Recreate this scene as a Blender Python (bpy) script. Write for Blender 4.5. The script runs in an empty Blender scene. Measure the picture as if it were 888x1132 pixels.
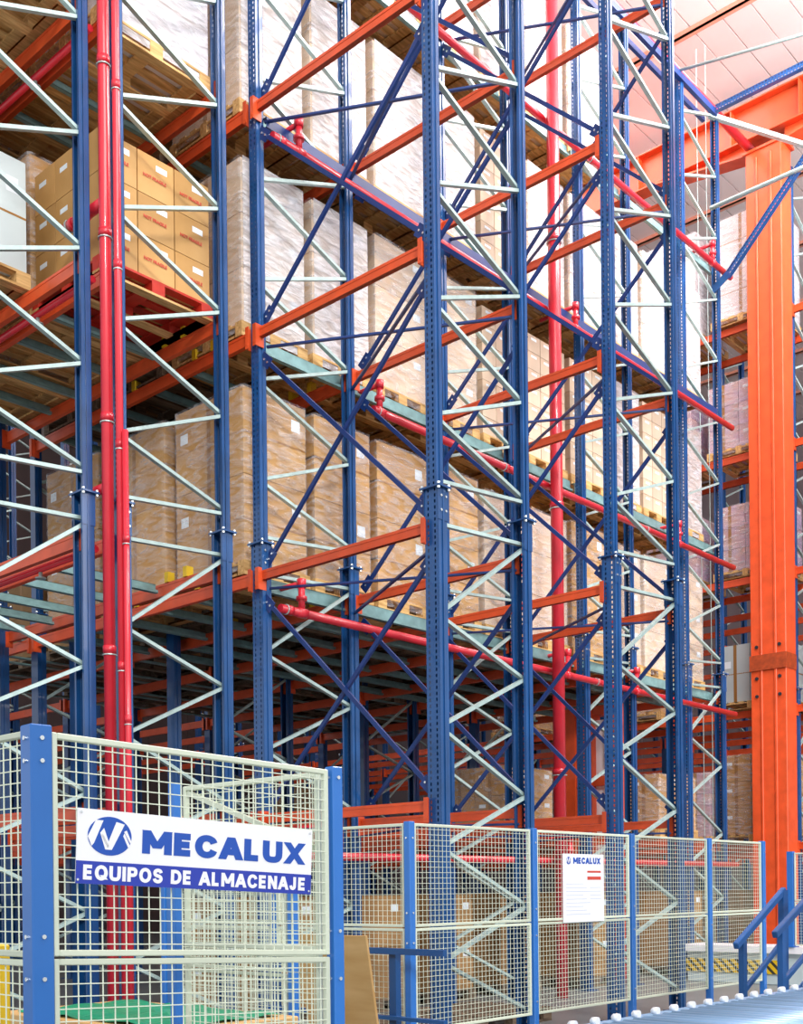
import bpy, math, random
from mathutils import Vector, Matrix
R = math.radians
SC = bpy.context.scene
COL = SC.collection
random.seed(7)

# ------------------------------------------------------------ camera
# world: +X runs back along the rack frames, +Y runs left along the beams, Z up, floor at 0
EYE = 1.35
YAW, ROLL = 42.13, 0.62
FPX, CY = 1272.0, 984.5
cd = bpy.data.cameras.new('camera'); cam = bpy.data.objects.new('camera', cd); COL.objects.link(cam)
cd.sensor_fit = 'HORIZONTAL'; cd.sensor_width = 36.0; cd.lens = FPX / 888 * 36.0
cd.shift_y = (CY - 566) / 888.0; cd.clip_start = 0.05; cd.clip_end = 200
yaw = R(YAW)
fwd = Vector((math.cos(yaw), math.sin(yaw), 0)); rgt = Vector((math.sin(yaw), -math.cos(yaw), 0))
rot = Matrix((rgt, Vector((0, 0, 1)), -fwd)).transposed().to_4x4()
cam.matrix_world = Matrix.Translation((0, 0, EYE)) @ rot @ Matrix.Rotation(-R(ROLL), 4, 'Z')
SC.camera = cam

# ------------------------------------------------------------ world, lights, exposure
w = bpy.data.worlds.new('world'); SC.world = w; w.use_nodes = True
bg = w.node_tree.nodes['Background']; bg.inputs[0].default_value = (0.93, 0.96, 1.0, 1); bg.inputs[1].default_value = 0.85
def sun(energy, d, col, ang=6):
    l = bpy.data.lights.new('sun', 'SUN'); l.energy = energy; l.color = col; l.angle = R(ang)
    o = bpy.data.objects.new('sun', l); COL.objects.link(o)
    o.rotation_euler = Vector(d).to_track_quat('-Z', 'Y').to_euler()
sun(1.35, (0.62, 0.95, -0.42), (1, 0.98, 0.95), 8)          # daylight through the open side
def area(loc, size, energy, col, target):
    l = bpy.data.lights.new('area', 'AREA'); l.shape = 'RECTANGLE'; l.size, l.size_y = size; l.energy = energy; l.color = col
    o = bpy.data.objects.new('area', l); COL.objects.link(o); o.location = loc
    o.rotation_euler = (Vector(target) - Vector(loc)).to_track_quat('-Z', 'Y').to_euler()
area((13.5, 5.0, 15.1), (7, 4), 1700, (1, 0.93, 0.93), (12.5, 8.5, 6))       # skylight over the gallery
area((4.5, 2.0, 13.0), (5, 5), 480, (1, 0.98, 0.94), (8, 9, 5))
area((17.5, 12.5, 15.0), (4, 7), 500, (1, 0.95, 0.93), (17.0, 11, 0))
area((17.5, 3.0, 12.6), (7, 4), 650, (1, 0.97, 0.97), (18.0, 6.5, 15.4))       # added lamp out of view, brightens the roof from below
area((13, -7, 9.5), (14, 5), 1100, (1, 0.95, 0.94), (17.5, 9, 14.0))      # added unseen lamp off to the right, lifts the roof and far loads
SC.view_settings.view_transform = 'Standard'; SC.view_settings.look = 'None'
SC.view_settings.gamma = 1.0; SC.view_settings.use_curve_mapping = False; SC.view_settings.exposure = 0.15
SC.cycles.max_bounces = 6; SC.cycles.transparent_max_bounces = 16; SC.cycles.diffuse_bounces = 4
SC.cycles.caustics_reflective = False; SC.cycles.caustics_refractive = False

# ------------------------------------------------------------ materials
def srgb(h):
    c = [int(h[i:i+2], 16) / 255 for i in (0, 2, 4)]
    return tuple(((x / 12.92) if x <= 0.04045 else ((x + 0.055) / 1.055) ** 2.4) for x in c) + (1,)
def mat(name, h, rough=0.5, metal=0.0, var=0.0, scale=8.0, h2=None, bump=0.0, stretch=None, coat=0.0):
    m = bpy.data.materials.new(name); m.use_nodes = True
    nt = m.node_tree; b = nt.nodes['Principled BSDF']
    b.inputs['Roughness'].default_value = rough; b.inputs['Metallic'].default_value = metal
    b.inputs['Coat Weight'].default_value = coat
    base = srgb(h); b.inputs['Base Color'].default_value = base
    if var or h2 or bump:
        tc = nt.nodes.new('ShaderNodeTexCoord'); mp = nt.nodes.new('ShaderNodeMapping')
        nt.links.new(tc.outputs['Object'], mp.inputs[0])
        if stretch: mp.inputs['Scale'].default_value = stretch
        no = nt.nodes.new('ShaderNodeTexNoise'); no.inputs['Scale'].default_value = scale; no.inputs['Detail'].default_value = 5
        nt.links.new(mp.outputs[0], no.inputs['Vector'])
        cr = nt.nodes.new('ShaderNodeValToRGB'); cr.color_ramp.elements[0].position = 0.32; cr.color_ramp.elements[1].position = 0.68
        c2 = srgb(h2) if h2 else tuple(x * (1 - var) for x in base[:3]) + (1,)
        cr.color_ramp.elements[0].color = c2; cr.color_ramp.elements[1].color = base
        nt.links.new(no.outputs['Fac'], cr.inputs[0])
        oi = nt.nodes.new('ShaderNodeObjectInfo'); hs = nt.nodes.new('ShaderNodeHueSaturation')
        ma = nt.nodes.new('ShaderNodeMapRange'); ma.inputs[3].default_value = 0.86; ma.inputs[4].default_value = 1.12
        nt.links.new(oi.outputs['Random'], ma.inputs[0]); nt.links.new(ma.outputs[0], hs.inputs['Value'])
        nt.links.new(cr.outputs[0], hs.inputs['Color']); nt.links.new(hs.outputs[0], b.inputs['Base Color'])
        if bump:
            bp = nt.nodes.new('ShaderNodeBump'); bp.inputs['Strength'].default_value = bump; bp.inputs['Distance'].default_value = 0.02
            nt.links.new(no.outputs['Fac'], bp.inputs['Height']); nt.links.new(bp.outputs[0], b.inputs['Normal'])
    return m
M = dict(
    blue=mat('blue_paint', '19528f', 0.28, 0.0, 0.28, 3.0, coat=0.3),
    dblue=mat('brace_blue_paint', '16397a', 0.38, 0.0, 0.2, 3.0),
    fblue=mat('fence_blue_paint', '2c74c8', 0.38, 0, 0.08, 4.0, coat=0.2),
    rblue=mat('railing_blue_paint', '1a5290', 0.4, 0, 0.1, 4.0),
    orange=mat('orange_paint', 'e4572a', 0.42, 0, 0.2, 5.0, coat=0.1),
    dorange=mat('rust_orange_paint', 'b84a1c', 0.6, 0, 0.4, 14.0),
    zinc=mat('galvanised_steel', 'b9d2cf', 0.38, 0.25, 0.2, 12.0),
    rail=mat('galvanised_rail', '8fb9ba', 0.42, 0.3, 0.28, 9.0),
    red=mat('red_pipe_paint', 'dd2b3c', 0.28, 0, 0.1, 6.0, coat=0.4),
    redp=mat('red_pallet_paint', 'd8331f', 0.6, 0, 0.25, 9.0),
    steel=mat('bolt_steel', 'e6ecec', 0.25, 0.8),
    wood=mat('pallet_wood', 'ecc383', 0.75, 0, 0, 3.0, h2='b88a4e', bump=0.2, stretch=(1.2, 12, 12)),
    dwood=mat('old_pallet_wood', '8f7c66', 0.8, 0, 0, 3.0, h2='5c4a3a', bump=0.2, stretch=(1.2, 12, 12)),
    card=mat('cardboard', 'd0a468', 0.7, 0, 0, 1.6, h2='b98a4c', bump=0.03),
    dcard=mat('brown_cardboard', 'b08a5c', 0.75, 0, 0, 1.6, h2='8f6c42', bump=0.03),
    cardp=mat('pale_cardboard', 'dcc8b0', 0.7, 0, 0, 1.6, h2='cdae90', bump=0.03),
    cardw=mat('white_cardboard', 'e9e2e2', 0.6, 0, 0, 1.6, h2='d8ccca', bump=0.03),
    cardg=mat('grey_carton', 'c9d6d8', 0.6, 0, 0.1, 1.6),
    seam=mat('carton_tape', 'a3743a', 0.35, 0, 0.1, 3.0),
    label=mat('carton_label', 'e8f2f8', 0.4),
    ink=mat('red_ink', 'd04a3a', 0.6),
    bink=mat('sign_blue', '1d52b4', 0.45),
    bband=mat('sign_blue_band', '2a3fae', 0.45),
    white=mat('sign_white', 'f4f6fb', 0.45),
    faint=mat('faint_print', 'cdd6e6', 0.5),
    beige=mat('fence_frame_paint', 'd3dcc8', 0.42, 0, 0.06, 5.0),
    wire=mat('wire_paint', 'e2ead6', 0.4),
    concrete=mat('concrete_floor', '7d8283', 0.4, 0, 0.2, 1.2),
    roller=mat('roller_steel', '8fb6dc', 0.35, 0.3, 0.1, 6.0),
    green=mat('green_film', '12a878', 0.3, 0, 0.2, 6.0),
    dark=mat('dark_rubber', '1f2630', 0.6),
    yellow=mat('yellow_paint', 'eac21e', 0.5, 0, 0.1, 6.0),
    hollow=mat('pale_panel', 'cfe0e4', 0.5, 0, 0.08, 3.0),
    purple=mat('lilac_carton', 'b8a4cc', 0.5, 0, 0, 2.0, h2='c9a090'),
    board=mat('plywood_board', 'd9b27a', 0.6, 0, 0, 2.0, h2='c59a5e', stretch=(1, 1, 6)),
)
def roofmat():
    m = mat('roof_sheet', 'f8ebe8', 0.6, 0, 0.06, 0.6)
    nt = m.node_tree; b = nt.nodes['Principled BSDF']
    return m
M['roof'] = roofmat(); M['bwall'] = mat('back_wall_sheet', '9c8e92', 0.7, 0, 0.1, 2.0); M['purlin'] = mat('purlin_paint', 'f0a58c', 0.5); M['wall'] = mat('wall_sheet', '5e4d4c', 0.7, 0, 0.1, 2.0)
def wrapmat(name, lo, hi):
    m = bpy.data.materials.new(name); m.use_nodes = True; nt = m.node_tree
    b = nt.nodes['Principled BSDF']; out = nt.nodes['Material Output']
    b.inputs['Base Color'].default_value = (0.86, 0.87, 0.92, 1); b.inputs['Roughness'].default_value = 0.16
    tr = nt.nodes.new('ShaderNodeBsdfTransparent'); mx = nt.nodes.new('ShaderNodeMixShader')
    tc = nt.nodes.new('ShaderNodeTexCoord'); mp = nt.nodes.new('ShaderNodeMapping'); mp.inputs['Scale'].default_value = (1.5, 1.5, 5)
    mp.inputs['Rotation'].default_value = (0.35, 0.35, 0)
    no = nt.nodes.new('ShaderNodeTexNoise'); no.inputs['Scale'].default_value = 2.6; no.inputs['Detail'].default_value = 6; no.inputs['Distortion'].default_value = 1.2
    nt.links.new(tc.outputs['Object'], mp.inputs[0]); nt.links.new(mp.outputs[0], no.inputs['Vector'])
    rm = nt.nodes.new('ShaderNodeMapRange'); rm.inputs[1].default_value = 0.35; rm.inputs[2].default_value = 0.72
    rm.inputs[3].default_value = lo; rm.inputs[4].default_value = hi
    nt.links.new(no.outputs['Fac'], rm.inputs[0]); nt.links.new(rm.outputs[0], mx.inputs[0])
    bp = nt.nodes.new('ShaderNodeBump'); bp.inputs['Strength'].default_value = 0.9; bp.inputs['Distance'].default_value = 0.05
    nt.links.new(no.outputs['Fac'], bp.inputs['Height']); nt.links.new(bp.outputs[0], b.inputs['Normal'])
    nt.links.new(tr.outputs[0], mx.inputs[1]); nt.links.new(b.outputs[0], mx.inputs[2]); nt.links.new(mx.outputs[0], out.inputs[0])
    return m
M['film'] = wrapmat('thin_stretch_film', 0.02, 0.42); M['film_glare'] = wrapmat('glare_stretch_film', 0.4, 0.85)  # second film is whiter: glare from the right put into the wrap
def hazmat():
    m = mat('hazard_stripes', 'eac21e', 0.5); nt = m.node_tree; b = nt.nodes['Principled BSDF']
    tc = nt.nodes.new('ShaderNodeTexCoord'); mp = nt.nodes.new('ShaderNodeMapping'); mp.inputs['Rotation'].default_value = (R(45), R(45), 0)
    wv = nt.nodes.new('ShaderNodeTexWave'); wv.inputs['Scale'].default_value = 3.6; wv.bands_direction = 'Y'
    cr = nt.nodes.new('ShaderNodeValToRGB'); cr.color_ramp.interpolation = 'CONSTANT'
    cr.color_ramp.elements[0].color = srgb('eac21e'); cr.color_ramp.elements[1].color = srgb('3a3a30'); cr.color_ramp.elements[1].position = 0.6
    nt.links.new(tc.outputs['Object'], mp.inputs[0]); nt.links.new(mp.outputs[0], wv.inputs['Vector'])
    nt.links.new(wv.outputs['Fac'], cr.inputs[0]); nt.links.new(cr.outputs[0], b.inputs['Base Color'])
    return m
M['hazard'] = hazmat()

# ------------------------------------------------------------ mesh helpers
class MB:
    def __init__(s): s.v = []; s.f = []; s.mi = []; s.mats = []
    def _m(s, m):
        if m is None: return 0
        if m not in s.mats: s.mats.append(m)
        return s.mats.index(m)
    def hexa(s, p, m=None):
        n = len(s.v); s.v += [tuple(q) for q in p]; k = s._m(m)
        for f in ((0,3,2,1),(4,5,6,7),(0,1,5,4),(1,2,6,5),(2,3,7,6),(3,0,4,7)):
            s.f.append(tuple(n + i for i in f)); s.mi.append(k)
    def box(s, a, b, m=None):
        x0, y0, z0 = [min(a[i], b[i]) for i in range(3)]; x1, y1, z1 = [max(a[i], b[i]) for i in range(3)]
        s.hexa(((x0,y0,z0),(x1,y0,z0),(x1,y1,z0),(x0,y1,z0),(x0,y0,z1),(x1,y0,z1),(x1,y1,z1),(x0,y1,z1)), m)
    def bar(s, p, q, w, h, up=(0,0,1), m=None):
        p, q = Vector(p), Vector(q); d = (q - p).normalized(); sx = d.cross(Vector(up)).normalized(); sy = sx.cross(d).normalized()
        a = sx * w / 2; b = sy * h / 2
        s.hexa((p-a-b, p+a-b, p+a+b, p-a+b, q-a-b, q+a-b, q+a+b, q-a+b), m)
    def channel(s, p, q, w, h, t=0.004, up=(0,0,1), m=None):
        """C section: web of width w with two flanges of depth h"""
        p, q = Vector(p), Vector(q); d = (q - p).normalized(); sx = d.cross(Vector(up)).normalized(); sy = sx.cross(d).normalized()
        s.bar(p, q, w, t, up, m)
        for k in (-1, 1):
            o = sx * (k * (w / 2 - t / 2)) + sy * (h / 2)
            s.bar(p + o, q + o, t, h, up, m)
    def tube(s, p, q, r, n=12, m=None, r2=None):
        p, q = Vector(p), Vector(q); d = (q - p).normalized()
        a = d.orthogonal().normalized(); b = d.cross(a); r2 = r if r2 is None else r2
        i0 = len(s.v); k = s._m(m)
        for i in range(n):
            t = 2 * math.pi * i / n; o = a * math.cos(t) + b * math.sin(t)
            s.v.append(tuple(p + o * r)); s.v.append(tuple(q + o * r2))
        for i in range(n):
            j = (i + 1) % n; s.f.append((i0+2*i, i0+2*j, i0+2*j+1, i0+2*i+1)); s.mi.append(k)
        s.f.append(tuple(i0 + 2*i for i in range(n))[::-1]); s.mi.append(k)
        s.f.append(tuple(i0 + 2*i + 1 for i in range(n))); s.mi.append(k)
    def quad(s, pts, m=None):
        n = len(s.v); s.v += [tuple(p) for p in pts]; s.f.append(tuple(range(n, n + len(pts)))); s.mi.append(s._m(m))
    def mesh(s, name, m):
        me = bpy.data.meshes.new(name); me.from_pydata(s.v, [], s.f)
        if s.mats:
            for x in s.mats: me.materials.append(M[x])
            for p, k in zip(me.polygons, s.mi): p.material_index = k
        else: me.materials.append(M[m])
        me.update(); return me
    def build(s, name, m=None, parent=None, loc=None, smooth=False):
        me = s.mesh(name, m)
        if smooth:
            for p in me.polygons: p.use_smooth = len(p.vertices) == 4
        return link(name, me, parent, loc)
def link(name, me, parent=None, loc=None):
    o = bpy.data.objects.new(name, me); COL.objects.link(o)
    if parent: o.parent = parent
    if loc: o.location = loc
    return o
def tag(o, label=None, cat=None, group=None, kind=None):
    if label: o['label'] = label
    if cat: o['category'] = cat
    if group: o['group'] = group
    if kind: o['kind'] = kind
    return o
def empty(name, loc, label, cat, group=None, rz=0):
    o = bpy.data.objects.new(name, None); COL.objects.link(o); o.location = loc; o.rotation_euler = (0, 0, rz)
    o.empty_display_size = 0.1
    return tag(o, label, cat, group)
def copy_tree(o, parent=None):
    c = o.copy(); COL.objects.link(c)
    if parent: c.parent = parent
    for ch in o.children: copy_tree(ch, c)
    return c
def bevel(o, wd=0.004, seg=1):
    b = o.modifiers.new('bevel', 'BEVEL'); b.width = wd; b.segments = seg; b.limit_method = 'ANGLE'; return o
def text(body, size, m, parent, mw, name='lettering', extrude=0.0008, off=0.0, sx=1.0, align='LEFT', spacing=1.0):
    c = bpy.data.curves.new(name, 'FONT'); c.body = body; c.size = size; c.extrude = extrude; c.offset = off
    c.align_x = align; c.space_character = spacing
    t = bpy.data.objects.new(name, c); COL.objects.link(t)
    bpy.context.view_layer.update()
    me = bpy.data.meshes.new_from_object(t.evaluated_get(bpy.context.evaluated_depsgraph_get()))
    bpy.data.objects.remove(t)
    me.transform(Matrix.Diagonal((sx, 1, 1, 1))); me.materials.clear(); me.materials.append(M[m])
    o = link(name, me, parent); o.matrix_local = mw; return o

# ------------------------------------------------------------ dimensions
VD, VC, VL, VM = 6.22, 8.43, 12.5, 16.3
L = {1: 2.10, 2: 4.43, 3: 6.76, 4: 8.93, 5: 11.2}
TOPZ = 13.58; SPL = 4.71
LN = {1: 'lowest', 2: 'second', 3: 'third', 4: 'fourth', 5: 'fifth'}
ROWS = [5.45, 5.70, 6.93, 7.30, 8.62, 10.05, 11.42, 12.90, 14.20, 15.70, 16.93]

# ------------------------------------------------------------ setting
def struct(name, mb, m): return tag(mb.build(name, m), kind='structure')
b = MB(); b.box((-4, -14, -0.1), (36, 32, 0)); struct('floor', b, 'concrete')
b = MB()
ZR = 15.45
b.box((2, -14, ZR + 0.06), (34, 32, ZR + 0.12))
y = -14.0
while y < 32:                                              # trapezoid ribs of the roof sheet
    b.box((2, y, ZR), (34, y + 0.46, ZR + 0.06)); y += 0.48
struct('ceiling', b, 'roof')
for i in range(12):                                        # purlins along the roof
    b = MB(); x = 5.0 + i * 2.45
    b.box((x, -14, ZR - 0.08), (x + 0.05, 32, ZR)); b.box((x, -14, ZR - 0.08), (x + 0.12, 32, ZR - 0.07))
    tag(b.build('trim_%d' % (i + 1), 'purlin'), kind='structure')
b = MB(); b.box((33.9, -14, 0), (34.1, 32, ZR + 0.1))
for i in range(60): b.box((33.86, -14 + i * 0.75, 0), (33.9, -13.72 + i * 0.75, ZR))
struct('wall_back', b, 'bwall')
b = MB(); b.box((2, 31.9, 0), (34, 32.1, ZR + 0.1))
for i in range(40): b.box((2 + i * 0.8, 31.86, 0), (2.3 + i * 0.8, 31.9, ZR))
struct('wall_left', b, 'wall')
# orange portal: column and haunched roof girder
cu, cv = 18.62, 8.33
e = empty('portal_column', (cu, cv, 0), 'wide orange steel building column with a bolted splice at the right of the photo', 'column')
e['kind'] = 'thing'; b = MB(); wv_, wu = 0.31, 0.20
b.box((-wu, -wv_, 0), (wu, wv_, 13.75)); b.box((-wu - 0.02, -wv_ + 0.16, 0.02), (-wu + 0.001, -wv_ + 0.21, 13.6)); b.box((-wu - 0.02, wv_ - 0.21, 0.02), (-wu, wv_ - 0.17, 13.6))
bevel(b.build('shaft', 'orange', e), 0.015)
b = MB(); b.box((-wu - 0.03, -wv_ - 0.01, 4.98), (wu, wv_ + 0.01, 5.24)); tag(b.build('splice_plate', 'dorange', e), 'rusty orange splice plate')
for yy in (-0.2, 0.2):
    for zz in (4.85, 5.38, 4.55):
        b = MB(); b.tube((-wu - 0.02, yy, zz), (-wu + 0.0, yy, zz), 0.03, 8); b.build('bolt', 'dark', e)
b = MB(); b.box((-wu - 0.03, -wv_ - 0.05, 13.71), (wu + 0.03, wv_ + 0.05, 13.75)); b.build('cap_plate', 'orange', e)
b = MB(); b.box((-wu - 0.15, -wv_ - 0.15, 0), (wu + 0.15, wv_ + 0.15, 0.04)); b.build('base_plate', 'orange', e)
e2 = empty('roof_girder', (cu, cv, 13.8), 'pale orange haunched steel roof girder resting on the orange column', 'girder')
b = MB(); z0, z1 = 0.0, 0.85
b.box((-0.15, -9, z1 - 0.03), (0.15, 10, z1)); b.box((-0.01, -9, 0.2), (0.01, 10, z1)); b.box((-0.15, -9, 0.2), (0.15, 10, 0.23))
bevel(b.build('beam', 'orange', e2), 0.006)
b = MB()
for sg in (1, -1):
    b.hexa(((-0.012, sg*0.3, -0.05), (0.012, sg*0.3, -0.05), (0.012, sg*2.2, 0.22), (-0.012, sg*2.2, 0.22), (-0.012, sg*0.3, 0.3), (0.012, sg*0.3, 0.3), (0.012, sg*2.2, 0.3), (-0.012, sg*2.2, 0.3)))
    b.hexa(((-0.15, sg*0.3, -0.07), (0.15, sg*0.3, -0.07), (0.15, sg*2.2, 0.2), (-0.15, sg*2.2, 0.2), (-0.15, sg*0.3, -0.04), (0.15, sg*0.3, -0.04), (0.15, sg*2.2, 0.23), (-0.15, sg*2.2, 0.23)))
b.build('haunch', 'orange', e2)
for k, yy in enumerate((-2.4, -0.6, 0.6, 2.4)):
    b = MB(); b.box((-0.14, yy - 0.01, 0.23), (0.14, yy + 0.01, z1 - 0.03)); b.build('stiffener', 'orange', e2)
# second orange column with white web panels deep in the racks
e = empty('portal_column', (14.95, 9.5, 0), 'short orange steel portal with white slots standing among the racks behind the vertical pipe', 'column')
e['kind'] = 'thing'
for yy in (-0.38, 0.1, 0.4):
    b = MB(); b.box((-0.12, yy - 0.09, 0), (0.12, yy + 0.09, 4.1)); b.build('post', 'orange', e)
for zz in (1.3, 2.9, 3.96):
    b = MB(); b.box((-0.1, -0.45, zz), (0.1, 0.45, zz + 0.14)); b.build('cross_bar', 'orange', e)
b = MB(); b.box((0.0, -0.29, 0.1), (0.03, 0.01, 3.9)); tag(b.build('web_panel', 'white', e), 'white web panel')

# ------------------------------------------------------------ rack frames
def perf_face(mb, W, z0, z1, x, t=0.003, cols=2, hw=0.016, hh=0.028, pitch=0.05, m=None):
    """perforated strip of width W (along Y) between z0 and z1 at X=x, thickness t"""
    if cols == 2: ys = [-W/2, -W/4 - hw/2, -W/4 + hw/2, W/4 - hw/2, W/4 + hw/2, W/2]; hc = (1, 3)
    else: ys = [-W/2, -hw/2, hw/2, W/2]; hc = (1,)
    n = int((z1 - z0) / pitch); k = mb._m(m)
    for xx in (x, x + t):
        base = len(mb.v); rows = []
        for i in range(n + 1):
            zz = z0 + i * (z1 - z0) / n
            for dz in ((-hh/2 + (z1-z0)/n/2, hh/2 + (z1-z0)/n/2) if i < n else ()):
                rows.append(zz + dz)
        rows = [z0] + rows + [z1]
        for zz in rows: mb.v += [(xx, yy, zz) for yy in ys]
        nc = len(ys)
        for r in range(len(rows) - 1):
            for c in range(nc - 1):
                if r % 2 == 1 and c in hc: continue
                a = base + r * nc + c; mb.f.append((a, a + 1, a + nc + 1, a + nc)); mb.mi.append(k)
def upright_mesh(z0, z1, splice, fine=True):
    """near upright of a frame: perforated face towards -X"""
    mb = MB()
    segs = [(z0, splice, 0.145, 0.115), (splice, z1, 0.105, 0.095)] if z0 < splice < z1 else [(z0, z1, 0.145 if z1 <= splice else 0.105, 0.1)]
    for a, c, W, D in segs:
        t = 0.003
        if fine: perf_face(mb, W, a, c, 0.0)
        else: mb.box((0, -W/2, a), (t, W/2, c))
        for s in (-1, 1):
            mb.box((t, s * W/2, a), (D * 0.42, s * (W/2 - t), c))                 # flank with a rolled rib
            mb.box((D * 0.42, s * (W/2 + 0.010), a), (D * 0.62, s * (W/2 + 0.006), c))
            mb.box((D * 0.42, s * (W/2 + 0.010), a), (D * 0.44, s * (W/2 - t), c)); mb.box((D * 0.60, s * (W/2 + 0.010), a), (D * 0.62, s * (W/2 - t), c))
            mb.box((D * 0.62, s * W/2, a), (D, s * (W/2 - t), c))
            mb.box((D, s * (W/2), a), (D - t, s * (W/2 - 0.025), c))
    return mb.mesh('upright', 'blue')
UP_FINE = upright_mesh(0.01, TOPZ, SPL, True); UP_LOW = upright_mesh(0.01, TOPZ, SPL, False); UP_SHORT = upright_mesh(0.01, 4.5, 9, False)
def splice_mesh():
    mb = MB(); mb.box((-0.03, -0.11, SPL - 0.012), (0.13, 0.11, SPL + 0.004), 'blue'); mb.box((-0.006, -0.078, SPL - 0.28), (0.12, -0.074, SPL), 'blue')
    mb.box((-0.006, 0.074, SPL - 0.28), (0.12, 0.078, SPL), 'blue')
    for yy in (-0.09, 0.09):
        for xx in (-0.015, 0.115): mb.tube((xx, yy, SPL - 0.03), (xx, yy, SPL + 0.022), 0.013, 6, 'steel')
    for zz in (SPL - 0.08, SPL - 0.2):
        for xx in (0.03, 0.09): mb.tube((xx, -0.088, zz), (xx, -0.074, zz), 0.011, 6, 'steel')
    return mb.mesh('splice_bracket', 'blue')
SPLICE = splice_mesh()
def foot_mesh():
    mb = MB(); mb.box((-0.05, -0.12, 0), (0.16, 0.12, 0.012)); return mb.mesh('base_plate', 'blue')
FOOT = foot_mesh()
def node_list(top):
    """(near z, far z) pairs of every brace, from the measured zigzag"""
    out = [(0.75, 0.25), (0.75, 1.2), (1.71, 1.2), (1.71, 2.2), (2.72, 2.2), (2.72, 3.27), (3.66, 3.27), (3.66, 4.46), (4.42, 4.5), (4.77, 4.88)]
    n = 5.31; out.append((n, 4.93))
    while n + 0.5 < top:
        out.append((n + 0.02, n + 0.485)); out.append((n + 0.95, n + 0.505)); n += 0.965
    return [p for p in out if max(p) < top]
_brace_cache = {}
def frame(x0, x1, v, label, group, top=TOPZ, fine=True, short=False, low=0.0):
    e = empty('storage_rack', (x0, v, 0), label, 'storage rack', group)
    me = UP_SHORT if short else (UP_FINE if fine else UP_LOW)
    d = x1 - x0
    a = link('upright', me, e); c = link('upright', me, e, (d, 0, 0)); c.rotation_euler = (0, 0, math.pi)
    for k, px in enumerate((0, d)):
        if not short:
            s = link('splice_bracket', SPLICE, (a, c)[k])
        s = link('base_plate', FOOT, (a, c)[k])
    key = (round(d, 3), short)
    if key not in _brace_cache:
        lst = []
        for k, (zn, zf) in enumerate(node_list(4.4 if short else top)):
            mb = MB(); off = 0.0
            p = (0.055, -0.0 , zn); q = (d - 0.055, -0.0, zf)
            mb.channel(p, q, 0.03, 0.042, 0.004, up=(0, 1, 0)); 
            lst.append((mb.mesh('brace', 'zinc'), -0.04 if k % 2 else -0.02))
        for zn in sorted({round(z, 2) for z, _ in node_list(4.4 if short else top)}): pass
        _brace_cache[key] = lst
    for me_, yo in _brace_cache[key]: link('brace', me_, e, (0, yo, 0))
    return e
CF = [(7.30, 8.62), (10.05, 11.42), (12.90, 14.20), (15.70, 16.93)]
frame(4.2, 5.45, VC, 'tall blue storage rack cut by the left edge, behind the near corner post', None)
frame(5.70, 6.93, VC, 'tall blue rack frame just right of the paired vertical red pipes', None)
for i, (a, c) in enumerate(CF):
    frame(a, c, VC, ('tall blue rack frame at the near corner of the gallery, beside the tan wrapped loads',
                     'second blue rack frame along the loaded side of the gallery',
                     'third blue rack frame along the loaded side, behind the single vertical red pipe',
                     'farthest blue rack frame of the loaded side, joined to the horizontal top braces')[i], None)
frame(7.30, 8.62, VD, 'large blue rack frame at the centre, carrying the right ends of the front beams', None)
frame(10.05, 11.42, VD, 'large blue rack frame right of centre, in the open row behind the central frame', None)
rown_ = ['nearest', 'second', 'third', 'farthest']
inner = [(4.2, 5.45), (5.70, 6.93), (7.30, 8.62), (10.05, 11.42), (12.90, 14.20), (15.70, 16.93)]
for i, (a, c) in enumerate(inner):
    frame(a, c, VL, 'blue rack deep inside the left bays, %s of six in its line' % ('nearest', 'second', 'third', 'fourth', 'fifth', 'farthest')[i], 'inner rack frames', fine=False)
for i, (a, c) in enumerate(inner[1:]):
    frame(a, c, VM, 'dim blue rack frame in the rearmost line behind the left bays, %s of five' % ('nearest', 'second', 'third', 'fourth', 'farthest')[i], 'rear rack frames', fine=False)
for j, v in enumerate((20.2, 24.1)):
    for i, (a, c) in enumerate(inner[2:]):
        frame(a, c, v, 'remote blue frame beyond the rear left bay, %s line, %s of four' % (('first', 'second')[j], rown_[i]), 'remote rack frames', fine=False)
# single posts seen low between the frames
for x, v in ((7.6, 12.15), (8.4, 11.3)):
    e = empty('rack_post', (x, v, 0), 'low blue post %s' % ('seen beside the paired red pipes' if x < 8 else 'under the second level, right of the paired red pipes'), 'rack post')
    link('upright', UP_SHORT, e); link('base_plate', FOOT, e)
# far block
FB = [(19.0, 20.1), (21.5, 22.6), (24.2, 25.3), (27.0, 28.2), (29.6, 30.8)]
for j, v in enumerate((8.15, 12.0, 16.0, 20.0, 24.0)):
    for i, (a, c) in enumerate(FB):
        if j == 0 and i > 1: continue
        frame(a, c, v, 'distant blue frame of the far rack, %s row, %s' % (('front', 'second', 'third', 'fourth', 'rearmost')[i], ('beside the orange column', 'one bay left of the column', 'two bays left of the column', 'three bays left of the column', 'four bays left of the column')[j]), 'far rack frames', fine=(j == 0))

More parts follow.
